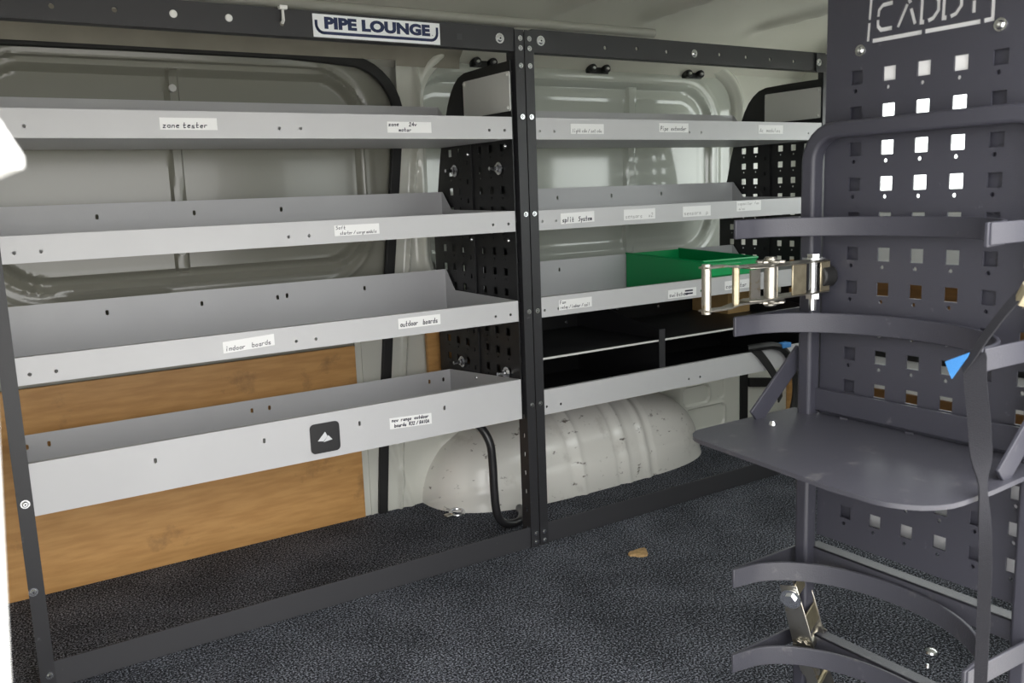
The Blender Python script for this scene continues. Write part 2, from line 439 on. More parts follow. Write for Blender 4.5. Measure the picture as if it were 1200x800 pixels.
seal = MB(); seal.strip([(x, YW - .016, z) for x, z in sp],
    [(Vector((-(sp[min(i + 1, len(sp) - 1)][1] - sp[max(i - 1, 0)][1]), 0, sp[min(i + 1, len(sp) - 1)][0] - sp[max(i - 1, 0)][0])).normalized() * (.013 if sp[i][0] < -.45 else .013 + .017 * ss(-.45, -.16, sp[i][0]))) for i in range(len(sp))], .014)
obj('door_seal', seal, M['rubber'], door1, bevel=.003)
pl = MB(); pl.box((-1.72, YW - .012, .0), (-.272, YW - .002, .506)); obj('plywood_panel', pl, M['ply'], door1)
for z in (.06, .15, .25):
    pass
et = MB(); et.prism([(-.270, YW - .008, 0), (sealx(0) - .012, YW - .008, 0), (sealx(.62) - .012, YW - .008, .62), (-.270, YW - .008, .62)], (0, .014, 0)); et.box((-.252, YW - .012, 0), (-.246, YW - .007, .60)); obj('edge_trim', et, M['white'], door1, label='white painted door edge beside the plywood')
rv = MB(); rv.cyl((-.699, YW + .004, 1.20), (-.699, YW - .004, 1.20), .009); rv.cyl((-.713, YW + .004, .80), (-.713, YW - .004, .80), .009)
obj('grommet', rv, M['alu'], door1)
pk = MB(); pk.tube([(-.69, YW - .012, .215), (-.69, YW - .022, .215)], [.011, .009], 12); obj('plug', pk, M['ply'], door1, label='brown round plug in the plywood')

# right sliding door
R1 = (-.05, .700, 1.140, 1.250, .125)
def rdoor(x, z):
    d = sd(x, z, *R1); y = YW + .002
    y += .016 * ss(.006, -.008, d)
    y -= .006 * bumpf(d, .012, .006)
    d2 = sd(x, z, -.05, .668, 1.175, 1.282, .15); y -= .008 * bumpf(d2, 0, .014)
    if d < 0:
        d3 = sd(x, z, -.05, .735, 1.105, 1.215, .10); y -= .0015 * bumpf(d3, 0, .006)
        e = abs(x - (.775 + .04 * (z - 1.0))); y -= .014 * ss(.024, .016, e)
    return y
rd = grid(rdoor, .0, 1.27, .60, 1.315, 190, 110, lambda x, z: sd(x, z, RD[0] - .2, .40, RD[2], RD[3], RD[4]) > 0)
door2 = obj('door_2', rd, M['doorw'], kind='structure')
for x in (.19, .622, 1.042):
    r = MB()
    for dx in (-.026, .030): r.tube([(x + dx, YW + .0, 1.300), (x + dx, YW - .030, 1.300)], [.014, .013], 12)
    r.box((x - .040, YW - .012, 1.286), (x + .048, YW - .002, 1.314))
    ro = obj('roller_bracket', r, M['black'], door2, bevel=.002)
    for dx in (-.026, .030):
        s_ = MB(); s_.tube([(x + dx, YW - .030, 1.300), (x + dx, YW - .035, 1.300)], [.006, .004], 10); obj('screw', s_, M['bolt'], ro)

# wheel arch: pressed half-dome with ribs
wa = MB(); nu, nv = 170, 44
def arch(u, v):
    """u along x (0..1), v from floor at the front (0) over the top to the wall (1)"""
    X0, X1 = -.085, .985
    s = 2 * u - 1; k = max(0., 1 - abs(s) ** 3.4) ** (1 / 2.3)
    a = v * math.pi / 2
    ry = .238 * k; rz = .262 * max(.0, 1 - abs(s) ** 3.2) ** (1 / 2.0)
    c, si = math.cos(a), math.sin(a)
    y = YW - .008 - ry * (c ** .72); z = rz * (si ** .74)
    x = X0 + (X1 - X0) * u
    rib = sum(bumpf(x, c0, .008) for c0 in (.345, .522, .602)) - .8 * sum(bumpf(x, c0, .006) for c0 in (.31, .49, .63))
    y -= .007 * rib * c; z += .007 * rib * si
    y -= .007 * ss(.20, .12, v); fl = .010 * math.exp(-v * 30)
    return (x, y - fl * (1 if k > .05 else 0), z)
for j in range(nv + 1):
    for i in range(nu + 1):
        u = i / nu; u = .5 - .5 * math.cos(math.pi * u)
        wa.v.append(Vector(arch(u, j / nv)))
for j in range(nv):
    for i in range(nu):
        a = j * (nu + 1) + i; wa.f.append((a, a + 1, a + nu + 2, a + nu + 1)); wa.m.append(0)
obj('wheel_arch', wa, M['whited'], kind='structure', ang=60)
fr = MB(); fr.box((.54, YW - .245, .118), (.62, YW - .236, .126)); 
# lower quarter panel with pressings, and the plain lower wall
def lowq(x, z):
    y = YW - .016
    for (a, b, c, d_) in ((.99, .125, 1.12, .19), (1.0, .025, 1.20, .105)):
        dd = sd(x, z, a, b, c, d_, .02); y += .012 * ss(.004, -.010, dd) - .004 * bumpf(dd, .006, .005)
    dd = sd(x, z, 1.17, .13, 1.20, .20, .01); y += .010 * ss(.004, -.008, dd)
    return y
lq = grid(lowq, .86, 1.285, 0, .60, 90, 120); obj('wall_lower', lq, M['white'], kind='structure')
pg = MB(); pg.box((1.285, YW - .022, 0), (1.325, YW - .010, .62)); obj('trim_4', pg, M['rubber'], kind='structure')
pw = MB(); pw.box((1.555, YW - .028, .0), (1.59, YW - .014, .62)); obj('trim_5', pw, M['ply'], kind='structure')
pw2 = MB(); pw2.box((-.055, YW - .040, .33), (.10, YW - .026, .60)); obj('trim_6', pw2, M['ply'], kind='structure')

# conduit clipped along the roof edge above the beam
cd = MB(); cd.tube([(-1.7, .085, 1.331), (-.4, .085, 1.333), (.50, .085, 1.337)], .012, 12)
obj('conduit', cd, M['conduit'], label='pale conduit tube running along the roof edge above the dark top beam', cat='pipe')

# ground outside
gd = MB(); gd.box((-30, -30, -.62), (30, 30, -.60)); obj('ground', gd, M['ground'], kind='structure')

# ================================================================== SHELVING
def bolt_mb(x, y, z, r=.0065, ax=(0, -1, 0), n=12):
    a = Vector(ax); p = Vector((x, y, z)); mb = MB()
    mb.tube([p, p + a * .002], [r * 1.25, r * 1.2], n); mb.tube([p + a * .002, p + a * .005], [r * .85, r * .55], n)
    mb.tube([p + a * .0045, p + a * .0053], [r * .24, r * .24], 6, 1)
    return mb
def bolt(parent, x, y, z, r=.0065, ax=(0, -1, 0)): return obj('bolt', bolt_mb(x, y, z, r, ax), [M['bolt'], M['hole']], parent)

def tray(root, x0, x1, zb, zf, zr, lipholes, backholes, depth=.365, name='shelf', deep=False, back=True, slot=False):
    """folded sheet-metal tray: base (the part), front lip, back wall and side flaps as its sub-parts"""
    t = .0018
    b = MB(); b.box((x0, .0005, zb), (x1, depth, zb + t))
    base = obj(name, b, M['shelf'], root)
    hs_ = []
    for x, z in lipholes:
        hs_.append(circ(x, z, .0036, 8) if not slot else rrect(x - .003, z - .0055, x + .003, z + .0055, .0029, 3))
    l = MB(); l.sheet(rect(x0, zb, x1, zf), hs_, t, (0, -t / 2, 0), (1, 0, 0), (0, 0, 1))
    l.box((x0, 0, zf - t), (x1, .010, zf))
    lip = obj('front_lip', l, M['shelf'], base)
    if back:
        r = MB(); r.sheet(rect(x0, zb, x1, zr), [rrect(x - .0035, z - .006, x + .0035, z + .006, .003, 3) for x, z in backholes], t, (0, depth - t / 2, 0), (1, 0, 0), (0, 0, 1))
        obj('back_wall', r, M['shelf'], base)
    for x in (x0, x1 - t):
        if deep: pr = [(0, zb), (depth, zb), (depth, zr), (0, zf)]
        elif not back: pr = [(0, zb), (depth, zb), (depth, zf), (0, zf)]
        else: pr = [(0, zb), (depth, zb), (depth, zr), (depth - .005, zr), (depth - .052, zf + .004), (0, zf)]
        s = MB(); s.prism([(x, y, z) for y, z in pr], (t, 0, 0)); obj('side_flap', s, M['shelf'], base)
    return base

def angle_post(root, xa, xb, z0=0., z1=1.30, flange_left=True, name='upright_post'):
    p = MB(); p.box((xa, -.004, z0), (xb, -.001, z1))
    fx = xa if flange_left else xb - .003
    hol = [rect(.012, z - .006, .019, z + .006) for z in [z0 + .05 + .05 * k for k in range(int((z1 - z0 - .06) / .05))]]
    p.sheet(rect(0, z0, .036, z1), hol, .003, (fx + .0015, -.001, 0), (0, 1, 0), (0, 0, 1))
    return obj(name, p, M['char'], root, bevel=.0006, seg=1)

def side_panel(root, x, name='end_panel', ins_side=-1, dz=0.):
    """perforated black end panel in the y-z plane with its curved shoulder and grey plate"""
    out = [(.006, .345), (.425, .345), (.428, .40), (.428, .80), (.392, .94), (.378, 1.0), (.360, 1.06), (.317, 1.155), (.300, 1.182), (.280, 1.203), (.255, 1.219), (.224, 1.227), (.130, 1.229), (.006, 1.229)]
    holes = []
    for r in range(18):
        z = 1.028 - .0513 * r - dz
        if z < .39: break
        for y in (.057, .109, .161, .266, .318, .370):
            if z > .99 and y > .34: continue
            if z > .9 and y > .36: continue
            holes.append(rect(y - .0095, z - .0095, y + .0095, z + .0095)); holes.append(circ(y, z - .020, .0028, 6))
    p = MB(); p.sheet(out, holes, .0025, (x, 0, 0), (0, 1, 0), (0, 0, 1))
    pn = obj(name, p, M['black'], root)
    s = MB()
    hol2 = [rect(.016, z - .006, .024, z + .006) for z in [.40 + .05 * k for k in range(13)]]
    s.sheet(rect(0, .35, .04, 1.05), hol2, .004, (x + ins_side * .004, .200, 0), (0, 1, 0), (0, 0, 1)); obj('panel_stiffener', s, M['black'], pn)
    g = MB(); g.sheet(rrect(.006, 1.112, .226, 1.205, .005), [], .003, (x + ins_side * .003, 0, 0), (0, 1, 0), (0, 0, 1)); gp_ = obj('grey_plate', g, M['alu'], pn, label='light grey plate screwed to the black end panel')
    for y, z in ((.014, 1.197), (.014, 1.120), (.218, 1.197)):
        obj('screw', bolt_mb(x + ins_side * .0045, y, z, .0035, (ins_side, 0, 0), 8), [M['alu'], M['hole']], pn)
    return pn

# ---- left bay
LB = thing('shelving_unit', (-.59, .18, 0), 'left grey steel shelving bay, four shelves, in front of the plywood lined door', 'shelving')
lh = lambda z, xs: [(x, z) for x in xs]
s1 = tray(LB, -1.140, -.036, 1.045, 1.097, 1.155, lh(1.0655, (-1.122, -1.0774, -.6108, -.565, -.1004, -.0571)), [])
s2 = tray(LB, -1.140, -.036, .823, .873, .926, lh(.8425, (-1.118, -1.0747, -.6086, -.5635, -.1, -.0558)), lh(.897, (-.921, -.708, -.496)))
s3 = tray(LB, -1.140, -.036, .600, .652, .712, lh(.6192, (-1.1178, -1.0738, -.6093, -.565, -.1029, -.0591)), lh(.680, (-.922, -.710, -.498, -.2846)) + [(-.5226, .6775)])
s4 = tray(LB, -1.140, -.036, .350, .452, .425, lh(.4145, (-.9173, -.6962, -.477, -.2575)), lh(.398, (-1.116, -1.072, -.612, -.567, -.105, -.06)), slot=True, deep=True)
lip_label(s1, -.846, 1.061, -.737, 1.084, ['zone tester'], -.0018, hscale=.75)
lip_label(s1, -.366, 1.058, -.256, 1.082, [('zone      24v', .004), ('      motor', .004)], -.0018, hscale=1.15)
lip_label(s2, -.506, .838, -.400, .861, [('Soft', .004), ('  starter / surge module', .008)], -.0018, ink='ink', hscale=1.1, wd=.0010)
lip_label(s3, -.765, .615, -.657, .639, ['indoor   boards'], -.0018, tilt=.045, hscale=.72, wd=.0013)
lip_label(s3, -.367, .618, -.257, .642, ['outdoor   boards'], -.0018, hscale=.85, wd=.0018)
lip_label(s4, -.403, .385, -.294, .411, ['new  range  outdoor', ('boards  R32 / R410A', .012)], -.0018, tilt=-.045, hscale=1.05, wd=.0018)
# black square tag with a silver triangle mark
tg = MB(); tg.prism([(a, -.0022, b) for a, b in rrect(-.595, .364, -.527, .431, .010)], (0, -.0025, 0))
tgo = obj('logo_tag', tg, M['black'], s4, label='black rounded square tag with a silver peak mark')
lg = MB()
for tri in ([(-.579, .392), (-.561, .411), (-.556, .400), (-.566, .390)], [(-.566, .388), (-.554, .402), (-.545, .391)]):
    lg.prism([(a, -.0049, b) for a, b in tri], (0, .0004, 0), 0)
for q in lg.v: pass
obj('silver_mark', lg, M['logo'], s4)

def beam(root, x0, x1, holes):
    p = MB(); p.sheet(rect(x0, 1.250, x1, 1.304), [circ(x, z, .0050, 10) for x, z in holes], .003, (0, .0005, 0), (1, 0, 0), (0, 0, 1))
    p.box((x0, .002, 1.301), (x1, .045, 1.304)); p.box((x0, .002, 1.250), (x1, .030, 1.253))
    return obj('top_beam', p, M['char'], root, bevel=.0006, seg=1)
bl = beam(LB, -1.70, -.020, [(-1.0107, 1.2755), (-.9057, 1.277), (-.8009, 1.277), (-.6955, 1.2776), (-.588, 1.274)])
bolt(bl, -.0621, -.001, 1.2767, .010)
for x in (-.8009, -.6955):  # pale discs covering two of the beam holes
    q = MB(); q.tube([(x, -.001, 1.2775), (x, -.003, 1.2775)], [.0075, .006], 14); obj('hole_disc', q, M['tie'], bl, label='pale round disc at a hole in the dark beam')
hl = MB(); hl.box((-.178, -.0016, 1.268), (-.164, -.001, 1.281)); obj('patch', hl, M['rail'], bl)
ct = MB(); ct.tube([(-.588, -.004, 1.275), (-.588, -.010, 1.279), (-.5865, -.006, 1.292), (-.586, -.004, 1.306)], [.0035, .0035, .003, .0028], 8); ct.box((-.594, -.012, 1.301), (-.578, .002, 1.3085))
obj('cable_tie', ct, M['tie'], bl, label='white nylon cable tie through the beam')
# sticker with lettering
st = MB(); st.box((-.522, -.0016, 1.2525), (-.222, -.001, 1.299), 0)
def text_into(mb, txt, x0, x1, z0, z1, y, mi, bold=0.):
    cu = bpy.data.curves.new('tmp', 'FONT'); cu.body = txt; cu.size = 1; cu.offset = bold; cu.resolution_u = 4; cu.space_character = 1.02
    vs, fs = from_curve(cu)
    ax = min(p[0] for p in vs); bx = max(p[0] for p in vs); az = min(p[1] for p in vs); bz = max(p[1] for p in vs)
    mb.add([(x0 + (p[0] - ax) / (bx - ax) * (x1 - x0), y, z0 + (p[1] - az) / (bz - az) * (z1 - z0)) for p in vs], fs, mi)
text_into(st, 'PIPE LOUNGE', -.497, -.247, 1.2695, 1.2945, -.0019, 1, .06)
text_into(st, '.', -.2425, -.2405, 1.271, 1.273, -.0019, 1)
sw = [(-.515, 1.286), (-.515, 1.278)] + [(-.515 + .016 - .016 * math.cos(a), 1.278 - .0165 * math.sin(a)) for a in [math.pi / 2 * k / 5 for k in range(1, 6)]] \
   + [(-.245, 1.2615)] + [(-.245 + .016 * math.sin(a), 1.278 - .0165 * math.cos(a)) for a in [math.pi / 2 * k / 5 for k in range(1, 6)]] + [(-.229, 1.289)]
for a, b in zip(sw[:-1], sw[1:]):
    d = (Vector(b) - Vector(a)).normalized() * .0008
    r = ribbon([tuple(Vector(a) - d), tuple(Vector(b) + d)], .0062)
    st.prism([(p[0], -.0019, p[1]) for p in r], (0, .0002, 0), 1)
obj('sign_sticker', st, [M['stick'], M['navy']], bl, label='white sticker with navy lettering PIPE LOUNGE')

pL = angle_post(LB, -.021, .0045)
pO = angle_post(LB, -1.166, -1.139, z1=1.25, flange_left=False)
bolt(pO, -1.1525, -.004, .3777, .007); bolt(pO, -1.158, -.004, .205, .007); bolt(pO, -1.1492, -.004, .031, .006)
for z in (1.280, 1.2575, 1.217, 1.0975, .8637, .6215, .3815, .0371, .0138): bolt(pL, -.0062, -.004, z, .0052)
rl = MB(); rl.box((-1.166, -.001, .001), (-.021, .002, .056)); rl.box((-1.166, .0, .001), (-.021, .045, .004))
rl_o = obj('bottom_rail', rl, M['rail'], LB, bevel=.0008, seg=1)
ft = MB(); ft.box((-1.150, .004, .004), (-1.146, .10, .14)); f_o = obj('foot_bracket', ft, M['char'], LB)
bolt(f_o, -1.1455, .055, .100, .007, (1, 0, 0))
pn = side_panel(LB, -.030)
for y, z in ((.212, 1.02), (.209, .799), (.215, .423), (.03, 1.03), (.03, .80)): obj('bolt', bolt_mb(-.036, y, z, .0045, (-1, 0, 0)), [M['bolt'], M['hole']], pn)
for y, z in ((.291, .981), (.068, .978), (.296, .456), (.067, .458)):
    p = Vector((-.032, y, z)); mb = MB()
    mb.tube([p, p + Vector((-.003, 0, 0))], .016, 14); mb.tube([p + Vector((-.003, 0, 0)), p + Vector((-.010, 0, 0))], .010, 6); mb.tube([p + Vector((-.010, 0, 0)), p + Vector((-.030, 0, 0))], .005, 8)
    obj('long_bolt', mb, M['bolt'], pn)

# ---- right bay
RB = thing('shelving_unit', (.57, .18, 0), 'right grey steel shelving bay holding the green bin, in front of the white door', 'shelving')
r1 = tray(RB, .030, 1.112, 1.044, 1.096, 1.151, lh(1.064, (.0453, .0893, .549, .5947, 1.0511, 1.096)), [])
r2 = tray(RB, .030, 1.112, .822, .871, .926, lh(.8436, (.0448, .087, .549, .595, 1.051, 1.096)), lh(.897, (.150, .36, .57, .78)))
r3 = tray(RB, .030, 1.112, .602, .653, .710, lh(.620, (.0445, .0875, .549, .595, 1.051, 1.096)), lh(.680, (.15, .36)))
r4 = tray(RB, .030, 1.112, .348, .413, .413, lh(.3685, (.0422, .0874, .5462, .5906, 1.051, 1.096)), [], depth=.43, back=False)
lip_label(r1, .140, 1.058, .247, 1.083, ['light cdu / set cdu'], -.0018, hscale=.62, wd=.0010)
lip_label(r1, .438, 1.064, .546, 1.088, ['Pipe  extender'], -.0018, hscale=.8, wd=.0014)
lip_label(r1, .827, 1.062, .934, 1.087, ['Ac  modules'], -.0018, ink='inkf', hscale=.75, wd=.0012)
lip_label(r2, .102, .835, .210, .862, ['split   System'], -.0018, tilt=.02, hscale=.75, wd=.0020)
lip_label(r2, .310, .834, .421, .862, ['sensors    x2'], -.0018, ink='inkf', hscale=.7, wd=.0011)
lip_label(r2, .524, .833, .632, .862, ['sensors   p'], -.0018, ink='inkf', hscale=.7, wd=.0011)
lip_label(r2, .738, .840, .841, .869, ['capacitor  fan', ('misc', .01)], -.0018, ink='inkf', hscale=1., wd=.0009)
lip_label(r3, .089, .615, .196, .641, [('Fan', .004), ('relay / indoor / coil', .006)], -.0018, hscale=1.1, wd=.0012)
lip_label(r3, .466, .609, .575, .633, ['switches'], -.0018, hscale=.8, wd=.0016)
mm = MB()
for x, z in ((.531, .6255), (.531, .617)): mm.box((x, -.0028, z - .0022), (x + .030, -.0026, z + .0022))
obj('ink_mark', mm, M['ink'], r3)
lip_label(r3, .690, .613, .800, .639, ['contactor'], -.0018, hscale=.8, wd=.0016)

br = beam(RB, .031, 1.125, [(.2575, 1.273), (.3634, 1.2765), (.4684, 1.274), (.6676, 1.277), (.774, 1.2753), (.875, 1.274), (.979, 1.273)])
bolt(br, .0558, -.001, 1.2778, .010); bolt(br, .569, -.001, 1.2745, .009)
pR = angle_post(RB, .0075, .033, flange_left=False)
for z in (1.280, 1.2575, 1.217, 1.0975, .8637, .6215, .3815, .0361, .0130): bolt(pR, .0200, -.004, z, .0052)
pE = angle_post(RB, 1.113, 1.140, flange_left=False)
eb = MB(); eb.box((1.075, -.0075, 1.246), (1.140, -.0045, 1.300)); e_o = obj('beam_bracket', eb, M['char'], RB); bolt(e_o, 1.0845, -.0075, 1.2743, .009)
rr = MB(); rr.box((.033, -.001, .001), (1.113, .002, .056)); rr.box((.033, .0, .001), (1.113, .045, .004)); obj('bottom_rail', rr, M['rail'], RB, bevel=.0008, seg=1)
side_panel(RB, .026, ins_side=1, dz=.012)
side_panel(RB, 1.118)

# ================================================================== THINGS ON THE SHELVES
# black pigeonhole unit
DU = thing('pigeonhole_unit', (.55, .21, .350), 'black four-compartment pigeonhole unit standing on the lowest shelf of the right bay', 'compartment unit')
z0 = .3505
q = MB(); q.box((.036, .405, z0), (1.105, .410, .596)); obj('back_panel', q, M['black'], DU)
for x, y0, nm in ((.036, .02, 'side_panel'), (.455, .02, 'divider'), (1.100, .02, 'side_panel')):
    q = MB(); q.prism([(x, y0, z0), (x, .404, z0), (x, .404, .59), (x, y0 + .10, .535), (x, y0, .522)], (.005, 0, 0))
    dv = obj(nm, q, M['black'], DU)
    if nm == 'divider':
        fl = MB(); fl.box((x - .006, y0 - .004, z0), (x + .016, y0 - .001, .522)); obj('divider_edge', fl, M['char'], dv)
for xa, xb in ((.042, .454), (.461, 1.099)):
    q = MB(); q.box((xa, .024, .488), (xb, .404, .4915))
    sh = obj('mid_shelf', q, M['black'], DU)
    q = MB(); q.box((xa, .020, .4875), (xb, .0235, .4925)); obj('edge_strip', q, M['alu'], sh, label='pale worn front edge')
    q = MB(); q.box((xa, .021, z0), (xb, .404, z0 + .002)); obj('bottom_shelf', q, M['black'], DU)
for x, z in ((.12, .54), (.279, .526), (.41, .508), (.279, .42), (.41, .40), (.62, .53), (.80, .52), (.66, .41), (.80, .40), (.93, .40)):
    obj('screw', bolt_mb(x, .4045 if x not in (.41,) else .4045, z, .004), [M['bolt'], M['hole']], DU)

# tan box behind on the mid shelf
tb = MB(); tb.box((.955, .235, .4925), (1.06, .400, .592)); tb.box((.954, .305, .4925), (.9549, .335, .592), 0)
obj('cardboard_box', tb, M['tan'], label='small tan box at the back of the black pigeonhole unit, under the green bin shelf', cat='box', bevel=.001)

# green picking bin lying along the shelf
GB = thing('storage_bin', (.736, .19, .604), 'green plastic open picking bin on the third shelf of the right bay', 'bin')
zb = .6045; bx0, bx1, by0, by1 = .621, .851, .020, .357
for x in (bx0, bx1 - .003):
    q = MB(); q.prism([(x, by0, zb), (x, by1, zb), (x, by1, .712), (x, by0 + .06, .705), (x, by0, .699)], (.003, 0, 0)); obj('side_wall', q, M['green'], GB, bevel=.0008)
q = MB(); q.box((bx0 + .003, by1 - .003, zb), (bx1 - .003, by1, .712)); obj('rear_wall', q, M['green'], GB)
q = MB(); q.box((bx0 + .003, by0 + .003, zb), (bx1 - .003, by1 - .003, zb + .003)); obj('bin_floor', q, M['green'], GB)
q = MB(); q.box((bx0 + .003, by0, zb), (bx1 - .003, by0 + .003, .697)); obj('front_wall', q, M['green'], GB)
q = MB(); loop = [(bx0, by0 - .002, .700), (bx1, by0 - .002, .698), (bx1, by1, .713), (bx0, by1, .713)]
q.tube([loop[0], loop[1]], .0042, 8); q.tube([loop[1], loop[2]], .0035, 8); q.tube([loop[3], loop[0]], .0030, 8); obj('rim', q, M['green'], GB)
q = MB(); q.box((.645, by0 - .008, .655), (.775, by0 - .0005, .690)); obj('label_holder', q, M['green'], GB, bevel=.002)
q = MB(); q.box((.632, by0 - .012, .640), (.80, by0 - .0005, .650)); obj('front_lip', q, M['green'], GB, bevel=.002)

# ================================================================== FLOOR ITEMS
hs1 = [(-.16, .33, .315), (-.10, .25, .318), (-.065, .18, .305), (-.045, .150, .260), (-.040, .145, .20), (-.040, .142, .12), (-.036, .140, .060), (-.020, .140, .028), (.010, .142, .015), (.045, .150, .0135), (.080, .19, .0135), (.10, .235, .0135)]
hm = MB()
def smooth(pts, k=5):
    P = [Vector(p) for p in pts]; out = []
    for i in range(len(P) - 1):
        a = P[max(i - 1, 0)]; b = P[i]; c = P[i + 1]; d = P[min(i + 2, len(P) - 1)]
        for j in range(k):
            t = j / k
            out.append(.5 * ((2 * b) + (-a + c) * t + (2 * a - 5 * b + 4 * c - d) * t * t + (-a + 3 * b - 3 * c + d) * t ** 3))
    out.append(P[-1]); return out
hm.tube(smooth(hs1), .0115, 12)
obj('rubber_hose', hm, M['hose'], label='black rubber hose bending down from the lowest left shelf past the white wheel arch', cat='hose')
TR = thing('tie_down_ring', (-.05, .335, 0), 'steel tie-down ring lying on the carpet beside the white wheel arch', 'ring')
t_ = MB(); t_.tube([(-.052 + .020 * math.cos(a), .335 + .020 * math.sin(a), .007 + .003 * math.sin(a)) for a in [2 * math.pi * k / 18 for k in range(18)]], .0045, 8, closed=True); obj('ring_loop', t_, M['bolt'], TR)
t_ = MB(); t_.box((-.092, .325, 0.0), (-.064, .345, .008)); obj('ring_clip', t_, M['zinc'], TR, bevel=.003)
t_ = MB(); t_.tube([(.02 + .022 * math.cos(a), .335 + .012 * math.sin(a), .010 + .006 * math.sin(a)) for a in [math.pi * k / 10 for k in range(11)]], .0022, 6)
obj('wire_loop', t_, M['hose'], label='thin dark wire loop at the foot of the white wheel arch', cat='wire')
# bark chip
cp = MB(); nn = 14
top = []; bot = []
for k in range(nn):
    a = 2 * math.pi * k / nn; r = 1 + .18 * math.sin(3 * a) + random.uniform(-.1, .1)
    top.append((.172 + .026 * r * math.cos(a), -.204 + .020 * r * math.sin(a), .006)); bot.append((.172 + .027 * r * math.cos(a), -.204 + .021 * r * math.sin(a), .0))
cp.add(top + bot + [(.172, -.206, .011)], [(k, (k + 1) % nn, 2 * nn) for k in range(nn)] + [(nn + k, nn + (k + 1) % nn, (k + 1) % nn, k) for k in range(nn)])
obj('bark_chip', cp, M['chip'], label='small tan chip lying on the dark carpet in the middle of the floor', cat='chip', ang=20)
for (x, y), r, lb in (((.304, -.916), .013, 'round silver screw head in the carpet behind the lower caddy ring'), ((.245, -.945), .005, 'tiny silver stud on the carpet just below the larger screw head')):
    q = MB(); q.tube([(x, y, 0), (x, y, .004), (x, y, .008)], [r, r * .9, r * .4], 14); obj('floor_screw', q, M['bolt'], label=lb, cat='screw')

# cable bundle hanging at the right end of the lowest shelf
CB = thing('cable_bundle', (.90, -.02, .20), 'black cables looped over the right end of the lowest shelf with a blue clip', 'cable')
q = MB(); q.tube(smooth([(.80, .008, .424), (.84, -.012, .428), (.884, -.016, .426), (.930, -.016, .410), (.968, -.016, .372), (.992, -.016, .315), (.995, -.016, .25), (.975, -.016, .19), (.94, -.014, .14)]), .0115, 8); obj('cable', q, M['rubber'], CB)
q = MB(); q.strip(smooth([(.815, -.0045, .422), (.846, -.008, .395), (.885, -.012, .348), (.915, -.014, .300), (.925, -.014, .25)]), (.016, 0, .018), .005); obj('cable', q, M['rubber'], CB)
q = MB(); q.box((.915, -.030, .414), (.955, -.006, .430)); obj('clip', q, M['blue'], CB, label='blue plastic clip', bevel=.003)
q = MB(); q.prism([(1.325, YW - .020, .150), (1.46, YW - .020, .130), (1.46, YW - .020, .165), (1.325, YW - .020, .185)], (0, -.010, 0)); obj('trim_7', q, M['rubber'], kind='structure')

# ================================================================== BOTTLE CADDY
XC = -.090
BC = thing('bottle_caddy', (XC, -1.10, 0), 'slate grey perforated gas bottle caddy with CADDY cutout, curved holding rings and tray', 'caddy')
t = .003
ycol = [-.998 - .0521 * k for k in range(7)]
zrow = [1.064 - .0508 * k for k in range(14)]
holes = []
for i, z in enumerate(zrow):
    if i == 10: continue
    for y in ycol:
        holes.append(rect(y - .0098, z - .0098, y + .0098, z + .0098))
        holes.append(circ(y + .002, z - .0185, .0031, 8))
# stencil lettering: stroke slots in (right = -y) coordinates a = -y
def L(a, b): return (-a, b)
W_ = .0060
strokes = [
 [(1.0135, 1.112), (1.0150, 1.137)], [(1.0153, 1.141), (1.0170, 1.170), (1.0300, 1.1705)], [(1.034, 1.1706), (1.100, 1.1706)], [(1.104, 1.1706), (1.172, 1.1706)], [(1.176, 1.1706), (1.1925, 1.170), (1.1925, 1.112), (1.181, 1.1115)],
 [(1.020, 1.1115), (1.097, 1.1115)], [(1.1005, 1.1115), (1.1775, 1.1115)],
 # C
 [(1.052, 1.158), (1.036, 1.1575), (1.030, 1.152), (1.029, 1.143)], [(1.0285, 1.139), (1.029, 1.130), (1.034, 1.1245), (1.052, 1.1245)],
 # A
 [(1.060, 1.1235), (1.0735, 1.1520)], [(1.0790, 1.1455), (1.086, 1.1235)], [(1.0755, 1.158), (1.0785, 1.152)],
 # D
 [(1.0955, 1.160), (1.0945, 1.1245), (1.100, 1.1240)], [(1.104, 1.1245), (1.112, 1.127), (1.119, 1.136), (1.119, 1.148), (1.113, 1.158), (1.106, 1.160)],
 [(1.127, 1.160), (1.126, 1.1245), (1.1315, 1.1240)], [(1.1355, 1.1245), (1.1435, 1.127), (1.1505, 1.136), (1.1505, 1.148), (1.1445, 1.158), (1.1375, 1.160)],
 # Y
 [(1.1675, 1.1235), (1.1675, 1.139)], [(1.1655, 1.1435), (1.158, 1.160)], [(1.1695, 1.1435), (1.177, 1.160)],
]
for s_ in strokes:
    holes.append([(-p[0], p[1]) for p in ribbon(s_, W_)])
holes.append(circ(-.9985, 1.0, .001, 4)) if False else None
holes = [h for h in holes if h]
pb = MB(); pb.sheet(rect(-1.365, .352, -.945, 1.33), holes, t, (XC, 0, 0), (0, -1, 0), (0, 0, 1)) if False else None
